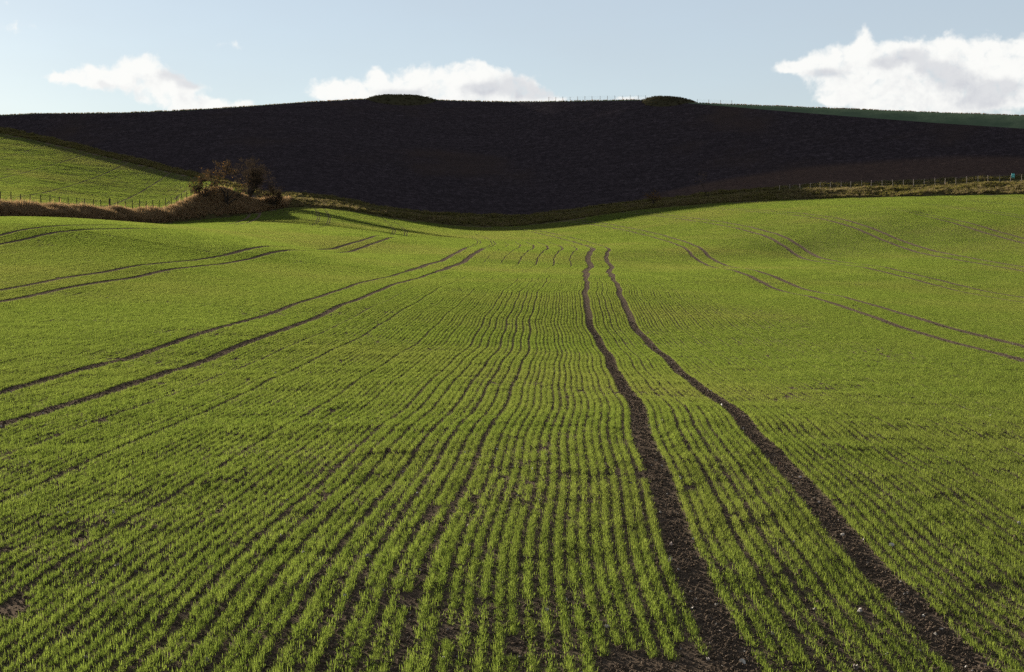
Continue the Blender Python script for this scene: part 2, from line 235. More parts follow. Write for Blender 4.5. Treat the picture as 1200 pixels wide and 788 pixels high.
# ------------------------------------------------------------------ instancing of countless plants
HID=bpy.data.collections.new('plant_kit')
def kit(cname,meshes):
    c=bpy.data.collections.new(cname)
    for i,me in enumerate(meshes): c.objects.link(bpy.data.objects.new(me.name,me))
    return c
def scatter(name,P,rot,scl,idx,coll,label):
    me=bpy.data.meshes.new(name); me.from_pydata(np.asarray(P).tolist(),[],[])
    a=me.attributes.new('rot','FLOAT_VECTOR','POINT'); a.data.foreach_set('vector',np.asarray(rot,dtype=np.float32).ravel())
    a=me.attributes.new('scl','FLOAT_VECTOR','POINT'); a.data.foreach_set('vector',np.asarray(scl,dtype=np.float32).ravel())
    a=me.attributes.new('pick','INT','POINT'); a.data.foreach_set('value',np.asarray(idx,dtype=np.int32))
    o=link(name,me); tag(o,label,None,None,'stuff')
    g=bpy.data.node_groups.new(name+'_scatter','GeometryNodeTree')
    g.interface.new_socket('Geometry',in_out='INPUT',socket_type='NodeSocketGeometry'); g.interface.new_socket('Geometry',in_out='OUTPUT',socket_type='NodeSocketGeometry')
    t=NT(g); gi=t.node('NodeGroupInput'); go=t.node('NodeGroupOutput'); ip=t.node('GeometryNodeInstanceOnPoints')
    ci=t.node('GeometryNodeCollectionInfo'); ci.inputs[0].default_value=coll; ci.inputs[1].default_value=True; ci.inputs[2].default_value=True
    def na(n,ty): 
        q=t.node('GeometryNodeInputNamedAttribute',data_type=ty); q.inputs[0].default_value=n; return q.outputs[0]
    er=t.node('FunctionNodeEulerToRotation'); t.l.new(na('rot','FLOAT_VECTOR'),er.inputs[0])
    t.l.new(gi.outputs[0],ip.inputs['Points']); t.l.new(ci.outputs[0],ip.inputs['Instance']); ip.inputs['Pick Instance'].default_value=True
    t.l.new(na('pick','INT'),ip.inputs['Instance Index']); t.l.new(er.outputs[0],ip.inputs['Rotation']); t.l.new(na('scl','FLOAT_VECTOR'),ip.inputs['Scale'])
    t.l.new(ip.outputs[0],go.inputs[0])
    md=o.modifiers.new('scatter','NODES'); md.node_group=g; return o
def euler(xd,yd,zd):
    M=np.stack([xd,yd,zd],-1)
    ry=-np.arcsin(np.clip(M[...,2,0],-1,1)); rx=np.arctan2(M[...,2,1],M[...,2,2]); rz=np.arctan2(M[...,1,0],M[...,0,0])
    return np.stack([rx,ry,rz],-1)
def blades(name,base,height,width,lean,tint,mats,rg,az=None,mi=None,kink=.45):
    """base Nx3, each blade = two quads' worth of strip bending over"""
    n=len(base); th=rg.uniform(0,2*np.pi,n) if az is None else az
    dx=np.cos(th);dy=np.sin(th); ld=np.stack([dx,dy,np.zeros(n)],-1); wd=np.stack([-dy,dx,np.zeros(n)],-1)
    h=height[:,None]; w=width[:,None]/2; l=lean[:,None]
    up=np.array([0,0,1.])
    p0=base; p1=base+up*h*.62+ld*h*l*.3; p2=base+up*h*(1-.35*l)+ld*h*l
    V=np.stack([p0-wd*w*.8,p0+wd*w*.8,p1-wd*w,p1+wd*w,p2],1).reshape(-1,3)
    i=np.arange(n)*5
    F=[]
    for k in i: F.append((k,k+1,k+3,k+2)); F.append((k+2,k+3,k+4))
    me=mesh(name,V,F)
    a=me.attributes.new('tint','FLOAT','POINT'); a.data.foreach_set('value',np.repeat(tint,5).astype(np.float32))
    for m in mats: me.materials.append(m)
    if mi is not None: me.polygons.foreach_set('material_index',np.repeat(mi,2).astype(np.int32))
    return me
m_wheat=leafmat('wheat_blade',GREEN1,GREEN2,.55,(1.15,1.12,.72),(.045,GREENP))
ROW=.132
# near rows: one-metre segments
def rowseg(name,L,n,h,w,seed,rows=1,spread=.0225):
    rg=np.random.default_rng(seed); N=int(n*L*rows)
    r=rg.integers(0,rows,N) if rows>1 else np.zeros(N)
    yy=rg.uniform(-L/2,L/2,N)
    # seedlings stand in little clumps
    yy=yy+.004*np.sin(yy*70+rg.uniform(0,6))
    x=(r-(rows-1)/2)*ROW+rg.normal(0,spread,N)
    b=np.stack([x,yy,np.full(N,-.012)],-1)
    hh=np.clip(rg.normal(h,h*.3,N),h*.35,h*1.7); ww=np.clip(rg.normal(w,w*.25,N),w*.4,w*1.6)
    return blades(name,b,hh,ww,np.clip(rg.normal(.65,.35,N),.05,1.5),rg.random(N),[m_wheat],rg)
k_near=kit('wheat_near',[rowseg('wheat_row_a%d'%i,.5,560,.060,.0033,i) for i in range(8)]+[rowseg('wheat_row_b%d'%i,.5,230,.060,.0037,40+i) for i in range(4)])
BR=[11,10]
k_far=kit('wheat_far',[rowseg('wheat_block_%d'%i,3.0,85,.08,.009,80+i,rows=BR[0],spread=.026) for i in range(5)])
def frame(X,Y,dirfun,hf,e=.4):
    """tangent frames on the ground; dirfun gives the along-row step in X for a step in Y"""
    dX=dirfun
    t=np.stack([dX,np.full_like(X,e),hf(X+dX,Y+e)-hf(X,Y)],-1); t/=np.linalg.norm(t,axis=-1,keepdims=True)
    r=np.stack([np.full_like(X,e),np.zeros_like(X),hf(X+e,Y)-hf(X,Y)],-1); r/=np.linalg.norm(r,axis=-1,keepdims=True)
    nrm=np.cross(r,t); nrm/=np.linalg.norm(nrm,axis=-1,keepdims=True); xr=np.cross(t,nrm)
    return euler(xr,t,nrm)
WHEELS=(1.26,3.06)
def inview(X,Y,mx=.46,add=4): return np.abs(X)<mx*np.maximum(Y,0)+add
Y1=96.
us=[];uo=[]
def pass_rows(j):     # seed rows of one twelve-metre drill pass, leaving its two wheelings bare
    w=0. if j in (0,-1) else .04
    return np.r_[np.linspace(1.475+w,2.845-w,12),np.linspace(3.275+w,13.045-(.04 if j!=-1 and j!=-2 else 0),76)]+12*j
u_all=np.concatenate([pass_rows(j) for j in range(-6,6)])
kk=np.arange(len(u_all)); wheel=np.min(np.abs((u_all[:,None]-np.array(WHEELS)+6)%12-6),axis=1)<.22
u_all=u_all+rng.normal(0,.011,len(u_all))*~wheel+np.sign(u_all+3.0)*.052*np.exp(-np.abs(u_all+3.0)/.1)+np.sign(u_all+.35)*.016*np.exp(-np.abs(u_all+.35)/.1)+np.sign(u_all+4.6)*.034*np.exp(-np.abs(u_all+4.6)/.1)+np.sign(u_all+7.7)*.04*np.exp(-np.abs(u_all+7.7)/.1)+np.sign(u_all+6.4)*.04*np.exp(-np.abs(u_all+6.4)/.1)
rowd=rng.random(len(u_all))
Yc=np.arange(8.4,Y1+8,.5)
U,YY=np.meshgrid(u_all,Yc); DD=np.broadcast_to(rowd,U.shape)
YY=YY+rng.uniform(-.06,.06,YY.shape)+rng.uniform(0,.5,(1,YY.shape[1]))
U,YY,DD=U.ravel(),YY.ravel(),DD.ravel()
X=rowX(U,YY); m=inview(X,YY,.47,9)&(YY<Y1+1.5*np.sin(X)+1)
U,YY,X,DD=U[m],YY[m],X[m],DD[m]
pn=fbm(X/2.3+50,YY/2.3,3); fine=rng.random(len(X))
bare=((np.hypot((X+4.25),(YY-11.45)*1.1)<.36)|((U>.25)&(U<1.15)&(YY<10.72)))
lost=(fine<np.clip((pn-.66)*.6,0,.06))|bare
U,YY,X,DD,pn=[q[~lost] for q in (U,YY,X,DD,pn)]
thin=(rng.random(len(X))<np.clip((pn-.54)*1.8,.04,.45))|(DD<.05)
rot=frame(X,YY,rowX(U,YY+.4)-rowX(U,YY),hfield)
Z=hnear(X,YY)
sc=np.stack([np.ones(len(X)),np.ones(len(X)),rng.uniform(.8,1.15,len(X))*(1.15-.5*(pn-.3))],-1)
scatter('winter_wheat_rows',np.stack([X,YY,Z],-1),rot,sc,np.where(thin,8+rng.integers(0,4,len(X)),rng.integers(0,8,len(X))),k_near,'young green cereal seedlings in drilled rows near the camera')
# far blocks (eleven rows by three metres) that leave the wheelings bare
bw=BR[0]*ROW
cu=[2.16]+[3.06+.25+1.385*(i+.5) for i in range(7)]
ub=np.array([c+12*j for j in range(-16,17) for c in cu])
Yb=np.arange(Y1+1.5,300,3.0)
U,YY=np.meshgrid(ub,Yb); U=U.ravel(); YY=YY.ravel()
X=rowX(U,YY); a=X/(YY+60); ok=inview(X,YY,.47,10)&(YY<np.interp(a,AA,e1[0])-1.2)
U,YY,X=U[ok],YY[ok],X[ok]
hf=hfield
rot=frame(X,YY,rowX(U,YY+.4)-rowX(U,YY),hf)
pn=fbm(X/9,YY/9,3)
sc=np.stack([np.where(np.abs((U-2.16+6)%12-6)<.1,.90,.957),np.full(len(X),1.02),.8+.4*pn],-1)
scatter('winter_wheat_far_rows',np.stack([X,YY,hfield(X,YY)],-1),rot,sc,rng.integers(0,5,len(X)),k_far,'green cereal crop covering the rolling field towards the hill')
U=[];YY=[]
for j,(y0,pr) in {0:(168,.22),-1:(152,.9),-2:(174,.8),-3:(110,.7),1:(185,.2),2:(190,.25),3:(190,.3),4:(195,.3)}.items():
    for wv in WHEELS:
        for du in (-.065,.065):
            yy=np.arange(y0,292,.5); yy=yy[rng.random(len(yy))<pr*np.clip((yy-y0)/12,.3,1)]; U.append(np.full(len(yy),wv+12*j+du)); YY.append(yy)
U=np.concatenate(U); YY=np.concatenate(YY); X=rowX(U,YY); ok=inview(X,YY,.47,10)&(YY<np.interp(X/(YY+60),AA,e1[0])-.6); U,YY,X=U[ok],YY[ok],X[ok]
scatter('winter_wheat_in_wheelings',np.stack([X,YY,hfield(X,YY)],-1),frame(X,YY,rowX(U,YY+.4)-rowX(U,YY),hfield),np.ones((len(X),3)),rng.integers(0,8,len(X)),k_near,'green cereal grown over the far ends of the wheel tracks')
# the field beyond the bank, its rows running across the slope
m_wheat2=m_wheat
X=[];Y=[]
gx,gy=np.meshgrid(np.arange(-190,-30,1.45),np.arange(150,400,2.9)); 
# rows head away to the left and swing round: rotate the lattice
lane=np.broadcast_to(np.arange(gx.shape[1])[None],gx.shape); gx=gx+.24*((lane+3)//8)
px=gx+30-.13*(gy-270)+.00035*(gy-270)**2; py=gy
px,py,lane=px.ravel(),py.ravel(),lane.ravel()
a=px/(py+60)
ok=(a<-.150)&(py>np.interp(a,AA,e2[0])+1.5)&(py<np.interp(a,AA,e3[0])-1)&(a>-.36)
px,py=px[ok],py[ok]
rot=frame(px,py,-.4*.13+.4*.0007*(py-270),ground)
scatter('winter_wheat_beyond_bank',np.stack([px,py,ground(px,py)],-1),rot,np.stack([np.full(len(px),.94),np.ones(len(px)),rng.uniform(.7,1.1,len(px))],-1),rng.integers(0,5,len(px)),k_far,'green cereal crop on the slope beyond the brown bank')
# soil clods and flints
m_flint,t=material('flint'); oi=t.node('ShaderNodeObjectInfo').outputs['Random']; finish(t,t.ramp(oi,[(0,(.12,.095,.07)),(.6,(.24,.20,.16)),(.93,(.48,.44,.38)),(.97,(.25,.06,.02))]),.7)
def lump(name,mat,seed,amp=.35):
    bm=bmesh.new(); bmesh.ops.create_icosphere(bm,subdivisions=2,radius=1); rg=np.random.default_rng(seed); f=rg.normal(0,1.6,(5,3)); ph=rg.uniform(0,6,5)
    for v in bm.verts:
        c=np.array(v.co); s=1+amp*np.mean(np.sin(f@c*1.7+ph))*2; v.co=v.co*s
        v.co.z*=.75
    me=bpy.data.meshes.new(name); bm.to_mesh(me); bm.free(); me.materials.append(mat); return me
k_clod=kit('clod_kit',[lump('clod_%d'%i,m_soil,i) for i in range(5)])
k_fl=kit('flint_kit',[lump('flint_%d'%i,m_flint,20+i,.5) for i in range(4)])
def spread(n,y0,y1,power=1.6):
    Y=y0+(y1-y0)*rng.random(n)**power; X=rng.uniform(-1,1,n)*(.42*Y+1); return X,Y
X1,Y_1=spread(130000,9.5,42,1.7)
nt=26000; Yt=9.5+50*rng.random(nt)**1.9; ut=np.where(rng.random(nt)<.5,1.26,3.06)+rng.normal(0,.085,nt)+12*rng.choice([-1,0,0,0,1],nt)
X2=rowX(ut,Yt)
X=np.r_[X1,X2]; Y=np.r_[Y_1,Yt]; s=np.clip(rng.lognormal(math.log(.0075),.5,len(X)),.003,.024)
scatter('soil_clods',np.stack([X,Y,hnear(X,Y)+s*.2],-1),rng.uniform(0,6.28,(len(X),3)),np.repeat(s[:,None],3,1),rng.integers(0,5,len(X)),k_clod,'crumbly brown clods of earth between the rows')
X1,Y_1=spread(1500,10,70,1.5)
nt=420; Yt=10+60*rng.random(nt)**1.5; ut=np.where(rng.random(nt)<.5,1.26,3.06)+rng.normal(0,.12,nt)+12*rng.choice([-1,0,0,0,1],nt)
X=np.r_[X1,rowX(ut,Yt)]; Y=np.r_[Y_1,Yt]; s=np.clip(rng.lognormal(math.log(.008),.45,len(X)),.004,.022)
scatter('flint_stones',np.stack([X,Y,hnear(X,Y)+s*.45],-1),rng.uniform(0,6.28,(len(X),3)),np.repeat(s[:,None],3,1)*np.array([1.3,1,.8]),rng.integers(0,4,len(X)),k_fl,'pale flints scattered over the soil')
# ------------------------------------------------------------------ rough grass
m_dry=leafmat('dry_grass',(.19,.125,.075),(.34,.24,.14),.5,(1.1,.95,.7))
m_rough=leafmat('rough_grass',(.066,.070,.024),(.155,.130,.055),.45,(1.15,1.1,.6))
m_tan=leafmat('tan_grass',(.135,.10,.055),(.24,.18,.10),.45)
def tuft(name,n,r,h,w,mats,seed,mixp=None):
    rg=np.random.default_rng(seed); rr=r*np.sqrt(rg.random(n)); th=rg.uniform(0,6.28,n)
    b=np.stack([rr*np.cos(th),rr*np.sin(th),np.full(n,-.05)],-1)
    hh=np.clip(rg.normal(h,h*.3,n),h*.3,h*1.7)*(1-.35*(rr/r)**2)
    az=th+rg.normal(0,.8,n)
    mi=None if mixp is None else (rg.random(n)<mixp).astype(int)
    return blades(name,b,hh,np.full(n,w)*rg.uniform(.6,1.4,n),np.clip(rg.normal(.5,.3,n),0,1.2),rg.random(n),mats,rg,az,mi)
k_dry=kit('dry_tufts',[tuft('dry_tuft_%d'%i,110,.42,.75,.022,[m_dry,m_tan],300+i,.25) for i in range(5)])
k_rough=kit('rough_tufts',[tuft('rough_tuft_%d'%i,110,.5,.50,.026,[m_rough,m_tan],320+i,[.05,.12,.2,.5,.1][i]) for i in range(5)])
def band(n,i,t0,t1,a0,a1,dens=None):
    a=rng.uniform(a0,a1,n); t_=rng.uniform(t0,t1,n); y0=np.interp(a,AA,EDG[i][0]); y1=np.interp(a,AA,EDG[i+1][0])
    Y=y0+(y1-y0)*t_; X=a*(Y+60); 
    return X,Y,t_,a
def tufts(name,X,Y,coll,smin,smax,label,pick=None,sc=None):
    n=len(X); s=rng.uniform(smin,smax,n)*(0.6+.8*fbm(X/3,Y/3,2))*(1 if sc is None else sc)
    rot=np.stack([rng.normal(0,.08,n),rng.normal(0,.08,n),rng.uniform(0,6.28,n)],-1)
    return scatter(name,np.stack([X,Y,ground(X,Y)],-1),rot,np.stack([s,s,s*rng.uniform(.8,1.2,n)],-1),rng.integers(0,5,n) if pick is None else pick,coll,label)
X,Y,t_,a=band(9000,0,.03,1.0,-.36,-.128); tufts('bank_grass',X,Y,k_dry,.7,1.25,'long russet dead grass on the bank at the left',sc=np.where(t_>.8,.6,1.))
X,Y,t_,a=band(7500,0,.02,1.0,-.132,.40); g=fbm(X/8,Y/8,2)
tufts('verge_grass',X,Y,k_rough,.5,1.1,'rough green and brown grass along the far edge of the field',np.where(g+rng.normal(0,.12,len(X))>.56,3,rng.integers(0,5,len(X))),np.where(t_>.75,.55,1.))
X,Y,t_,a=band(3500,2,0,1,-.36,-.15); X2,Y2,_,_=band(2000,2,0,1,-.15,.40)
X=np.r_[X,X2]; Y=np.r_[Y,Y2]; tufts('hedge_grass',X,Y,k_rough,.6,1.1,'dark rough grass strip along the foot of the ploughed hill')
X,Y,t_,a=band(2600,4,.97,1.0,-.36,.40); tufts('crest_grass',X,Y,k_dry,.18,.36,'thin dry grass along the skyline of the hill')
# ------------------------------------------------------------------ burial mounds on the skyline
m_mound,t=material('mound_turf'); p=pos(t); n1=t.noise(p,.8,5,.7); finish(t,t.mix(n1,(.024,.024,.014),(.055,.046,.026)),1.,n1,.8,.15)  # turf darkened: shade on the mounds is put into the colour
def mound(cx,cy,rx,ry,h,label,skew=0):
    V=[];F=[];nr,na=14,48
    z0=float(ground(np.array([cx]),np.array([cy]))[0])
    for i in range(nr+1):
        r=i/nr
        for j in range(na):
            th=j/na*2*math.pi; x=cx+rx*r*math.cos(th); y=cy+ry*r*math.sin(th)
            g=float(ground(np.array([x]),np.array([y]))[0])
            hh=h*(1-r**3.2)*(1+skew*r*math.cos(th))+.25*(vnoise(np.array([x/2.]),np.array([y/2.]))[0]-.5)*(1-r)
            V.append((x,y,g-.15+hh+.15*(1-r)))
    for i in range(nr):
        for j in range(na): F.append((i*na+j,i*na+(j+1)%na,(i+1)*na+(j+1)%na,(i+1)*na+j))
    o=link('burial_mound',mesh('burial_mound',V,F,True),None,m_mound); tag(o,label,'mound'); return o
def crestY(X):
    Y=420.
    for _ in range(30): Y=float(np.interp(X/(Y+60),AA,e6[0]))
    return Y
def atcrest(px):   # plan position on the crest in a given direction from the survey station
    k=(px-600)/1667; Y=420.
    for _ in range(40): Y=float(np.interp(k*Y/(Y+60),AA,e6[0]))
    return k*Y,Y
MOUNDS=[(470,10.2,1.35,'flat topped grassy burial mound on the skyline left of centre, the wider of the two'),(785,7.4,1.2,'small grassy burial mound on the skyline at the end of the hilltop fence')]
MP=[]
for px,rx,h,lab in MOUNDS:
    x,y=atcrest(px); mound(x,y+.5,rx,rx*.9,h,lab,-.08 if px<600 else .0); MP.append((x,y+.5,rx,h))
m_dusk=leafmat('mound_grass_blade',(.026,.023,.012),(.060,.048,.024),.25)  # mound blades darkened likewise, the shade is in their colour
k_mound=kit('mound_tufts',[tuft('mound_tuft_%d'%i,110,.5,.55,.026,[m_dusk],360+i) for i in range(5)])
X=[];Y=[];Z=[]
for x,y,rx,h in MP:
    for _ in range(420):
        r=math.sqrt(random.random()); th=random.random()*6.28; X.append(x+rx*r*math.cos(th)); Y.append(y+rx*.9*r*math.sin(th)); Z.append(h*(1-r**3.2))
X=np.array(X);Y=np.array(Y); n=len(X); s=rng.uniform(.2,.5,n)
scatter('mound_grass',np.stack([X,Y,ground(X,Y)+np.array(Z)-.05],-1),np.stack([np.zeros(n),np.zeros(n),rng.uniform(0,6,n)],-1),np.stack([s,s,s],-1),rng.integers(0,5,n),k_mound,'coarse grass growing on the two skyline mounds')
# ------------------------------------------------------------------ fences
m_wood,t=material('weathered_post'); p=pos(t); finish(t,t.mix(t.noise(p,6,4),(.13,.105,.085),(.34,.29,.24)),.95)
m_wire,t=material('wire'); b=finish(t,(.22,.22,.22),.5); b.inputs['Metallic'].default_value=.8
m_woodd,t=material('dark_post'); p=pos(t); finish(t,t.mix(t.noise(p,6,4),(.03,.025,.02),(.075,.06,.048)),.95)
def postmesh(name,h,r,seed,m_wood=m_wood):
    bm=bmesh.new(); bmesh.ops.create_cone(bm,cap_ends=True,segments=8,radius1=r*1.05,radius2=r*.92,depth=h+.4)
    rg=np.random.default_rng(seed)
    for v in bm.verts:
        v.co.z+=(h-.4)/2
        if v.co.z>h*.9: v.co.z+=rg.normal(0,.012)
        v.co.x+=rg.normal(0,r*.08); v.co.y+=rg.normal(0,r*.08)
    bmesh.ops.bevel(bm,geom=[e for e in bm.edges if all(v.co.z>h*.9 for v in e.verts)],offset=r*.25,segments=1)
    me=bpy.data.meshes.new(name); bm.to_mesh(me); bm.free(); me.materials.append(m_wood); return me
PM=[postmesh('post',1.2,.055,i) for i in range(3)]; PMD=[postmesh('post',1.2,.062,i+5,m_woodd) for i in range(3)]; PMB=postmesh('strainer_post',1.35,.15,9,m_woodd)
def tube(pts,r,seg=5):
    V=[];F=[]; pts=[np.array(q,float) for q in pts]; n=len(pts)
    for i,q in enumerate(pts):
        d=pts[min(i+1,n-1)]-pts[max(i-1,0)]; d/=max(np.linalg.norm(d),1e-9)
        u=np.cross(d,[0,0,1.]); 
        if np.linalg.norm(u)<1e-3: u=np.array([1.,0,0])
        u/=np.linalg.norm(u); w=np.cross(u,d); rr=r[i] if hasattr(r,'__len__') else r
        for j in range(seg):
            th=2*math.pi*j/seg; V.append(q+u*rr*math.cos(th)+w*rr*math.sin(th))
    for i in range(n-1):
        for j in range(seg): F.append((i*seg+j,i*seg+(j+1)%seg,(i+1)*seg+(j+1)%seg,(i+1)*seg+j))
    return V,F
def fence(name,path,step,label,big=(),hscale=1.,heights=(1.08,.78,.45),group=None,kit=PM):
    path=np.array(path); d=np.r_[0,np.cumsum(np.linalg.norm(np.diff(path,axis=0),axis=1))]
    n=int(d[-1]/step)+1; s=np.minimum(np.arange(n)*step+rng.normal(0,.06,n)*(np.arange(n)>0),d[-1])
    X=np.interp(s,d,path[:,0]); Y=np.interp(s,d,path[:,1]); Z=ground(X,Y)
    root=empty(name,(X[0],Y[0],Z[0])); tag(root,label,'fence',group)
    tops=[]
    for i in range(n):
        b=i in big
        o=bpy.data.objects.new('strainer_post' if b else 'post',PMB if b else kit[i%3]); COL.objects.link(o); o.parent=root
        hs=hscale*rng.uniform(.93,1.07); o.location=(X[i]-X[0],Y[i]-Y[0],Z[i]-Z[0]); o.scale=(1,1,hs); o.rotation_euler=(rng.normal(0,.03),rng.normal(0,.03),rng.uniform(0,6))
    for hw in heights:
        pts=[]
        for i in range(n):
            pts.append((X[i]-X[0],Y[i]-Y[0]-.06,Z[i]-Z[0]+hw*hscale))
            if i<n-1: pts.append(((X[i]+X[i+1])/2-X[0],(Y[i]+Y[i+1])/2-Y[0]-.06,(Z[i]+Z[i+1])/2-Z[0]+hw*hscale-.015))
        V,F=tube(pts,.006,4); link('wire_strand',mesh('wire_strand',V,F),root,m_wire)
    return root
def along(i,a0,a1,n,t_):
    a=np.linspace(a0,a1,n); y=np.interp(a,AA,EDG[i][0])*(1-t_)+np.interp(a,AA,EDG[i+1][0])*t_; return [(aa*(yy+60),yy) for aa,yy in zip(a,y)]
fence('post_and_wire_fence',along(0,-.30,-.158,40,.97),2.35,'weathered post and wire fence along the top of the brown grass bank',big=(17,),hscale=1.22,kit=PMD)
fence('post_and_wire_fence',along(0,.155,.36,40,.97),2.0,'grey post and wire fence at the foot of the ploughed hill on the right',hscale=1.1)
pth=[]
for px in np.linspace(643,762,30): 
    x,y=atcrest(px); pth.append((x,y+.6))
fence('post_and_wire_fence',pth,2.2,'thin post and wire fence on the skyline leading to the smaller mound',hscale=1.05)
pth=[]
for px in np.linspace(816,860,12):
    x,y=atcrest(px); pth.append((x,y+.6))
fence('post_and_wire_fence',pth,3.2,'short run of fence posts on the skyline beyond the smaller mound',hscale=.85)
# teal drum by the right-hand fence
m_teal,t=material('teal_plastic'); finish(t,t.mix(t.noise(pos(t),5,3),(.06,.36,.33),(.10,.46,.42)),.45,spec=.5)
m_tealb,t=material('dark_lid'); finish(t,(.03,.14,.14),.5)
dX,dY=97.2,277.0; dr=empty('plastic_drum',(dX,dY,float(ground(np.array([dX]),np.array([dY]))[0]))); tag(dr,'small bright teal plastic drum standing by the fence at the right edge','drum')
def lathe(profile,seg=20):
    V=[(r*math.cos(2*math.pi*j/seg),r*math.sin(2*math.pi*j/seg),z) for r,z in profile for j in range(seg)]
    F=[(i*seg+j,i*seg+(j+1)%seg,(i+1)*seg+(j+1)%seg,(i+1)*seg+j) for i in range(len(profile)-1) for j in range(seg)]
    return V,F
V,F=lathe([(.001,-.1),(.27,-.1),(.30,0),(.31,.3),(.33,.32),(.33,.36),(.31,.38),(.31,.68),(.33,.70),(.33,.74),(.31,.76),(.30,1.0),(.25,1.05)]); link('body',mesh('body',V,F,True),dr,m_teal)
V,F=lathe([(.27,1.03),(.285,1.04),(.285,1.10),(.26,1.11),(.001,1.11)]); link('lid',mesh('lid',V,F,True),dr,m_tealb)
# ------------------------------------------------------------------ trees and bushes
m_bark,t=material('bark'); p=pos(t); finish(t,t.mix(t.noise(p,5,5),(.020,.016,.013),(.065,.052,.042)),.95)
m_rust=leafmat('rust_leaf',(.085,.048,.018),(.17,.098,.03),.4,(1.1,1,.7))
m_dull=leafmat('dull_leaf',(.028,.021,.015),(.062,.043,.025),.3)
def build_tree(name,loc,h,label,seed,spread=1.,lean=(0,0),nl=1600,leaf=m_rust,leafsize=.10,stems=1,levels=5,twig=True,cat='tree',thick=.13,leafp=None,leaf2=None):
    rg=np.random.default_rng(seed); root=empty(name,loc); tag(root,label,cat)
    TV=[];TF=[];KV=[];KF=[];ends=[]
    def add(VV,FF,pts,r,seg):
        v,f=tube(pts,r,seg); o=len(VV); VV.extend(v); FF.extend([tuple(i+o for i in q) for q in f])
    def grow(p,d,L,r,lv):
        n=4; pts=[p.copy()]; q=p.copy(); dd=d.copy()
        for i in range(n):
            dd=dd+rg.normal(0,.17,3); dd[2]+=.05; dd/=np.linalg.norm(dd); q=q+dd*L/n; pts.append(q.copy())
        rr=np.linspace(r,r*.6,n+1)
        if lv>=levels-1: add(TV,TF,pts,rr,6 if lv>=levels else 5)
        else: add(KV,KF,pts,rr,4 if lv>1 else 3)
        if lv<=1:
            ends.extend(pts[1:])
            if lv==0: return
        m=rg.integers(2,4) if lv>1 else rg.integers(3,6)
        for k in range(m):
            s=rg.uniform(.35,1.) if k else 1.; j=min(n,max(1,int(round(s*n)))); b=pts[j]
            nd=dd+rg.normal(0,.62,3)*np.array([spread,spread,.75]); nd[2]+=.12; nd/=np.linalg.norm(nd)
            grow(b,nd,L*rg.uniform(.62,.86),rr[j]*rg.uniform(.55,.75),lv-1)
    for s_ in range(stems):
        d=np.array([lean[0]+rg.normal(0,.10+.25*(stems>1)),lean[1]+rg.normal(0,.10+.2*(stems>1)),1.]); d/=np.linalg.norm(d)
        grow(np.array([rg.normal(0,.12*(stems>1)),rg.normal(0,.12*(stems>1)),-.3]),d,h*.30,thick*h/6,levels)
    allv=np.array(TV+KV); k=h/allv[:,2].max()
    k=np.array([k,k,k])
    tr=link('trunk',mesh('trunk',np.array(TV)*k,TF,True),root,m_bark)
    E_=np.array(ends)*k; n=nl; idx=rg.integers(0,len(E_),n)
    c=E_[idx]+rg.normal(0,.16,(n,3))
    if leafp is not None: 
        keepm=rg.random(n)<leafp(c/h); c=c[keepm]; n=len(c)
    u=rg.normal(0,1,(n,3)); u/=np.linalg.norm(u,axis=1,keepdims=True); w=np.cross(u,rg.normal(0,1,(n,3))); w/=np.linalg.norm(w,axis=1,keepdims=True)
    sz=leafsize*rg.uniform(.6,1.4,(n,1)); LV=np.stack([c-u*sz,c+w*sz*.5,c+u*sz,c-w*sz*.5],1).reshape(-1,3)
    o=len(KV); V=np.r_[np.array(KV)*k,LV]; F=KF+[(o+i*4,o+i*4+1,o+i*4+2,o+i*4+3) for i in range(n)]
    me=mesh('crown',V,F); a=me.attributes.new('tint','FLOAT','POINT'); a.data.foreach_set('value',np.r_[np.zeros(o),np.repeat(rg.random(n),4)].astype(np.float32))
    cr=link('crown',me,root,m_bark); me.materials.append(leaf)
    
    if leaf2 is not None: me.materials.append(leaf2)
    me.polygons.foreach_set('material_index',np.r_[np.zeros(len(KF)),np.ones(n)+((rg.random(n)<.86)&(leaf2 is not None))].astype(np.int32)); return root
def on(x,y,dz=0): return (x,y,float(ground(np.array([x]),np.array([y]))[0])+dz)
build_tree('hawthorn_tree',on(-49.8,248.),8.0,'leaning hawthorn with russet leaves on top, on the end of the brown bank',11,1.45,(-.05,0),nl=13000,leafsize=.10,stems=3,leaf2=m_dull,leafp=lambda c:np.clip((c[:,2]-.55)*2.2-c[:,0]*.6,0.08,1))
build_tree('thorn_tree',on(-49.0,266.),7.8,'dark bare spreading thorn tree behind the end of the bank',23,2.3,(.0,0),nl=11000,leaf=m_dull,leafsize=.085,stems=6)
build_tree('thorn_bush',on(-45.2,264.),4.6,'low dark thorn bush to the right of the spreading thorn tree',31,1.4,(.15,0),nl=4500,leaf=m_dull,leafsize=.085,stems=5,levels=4,cat='bush')
build_tree('bramble_bush',on(-52.6,243.),3.6,'tangled dark bramble bush at the foot of the leaning hawthorn',37,1.5,(0,0),nl=3000,leaf2=m_dull,leaf=m_rust,leafsize=.10,stems=6,levels=3,cat='bush')
build_tree('sapling',on(39.5,284.),5.6,'faint bare sapling rising from the verge against the dark plough, right of centre',41,.6,(0,0),nl=60,leaf=m_dull,leafsize=.07,levels=4,thick=.07)
build_tree('scrub_bush',on(28.2,283.),3.2,'small russet bush on the verge below the middle of the ploughed hill',43,1.,(0,0),nl=420,leaf=m_rust,leafsize=.10,levels=3,stems=3,cat='bush')
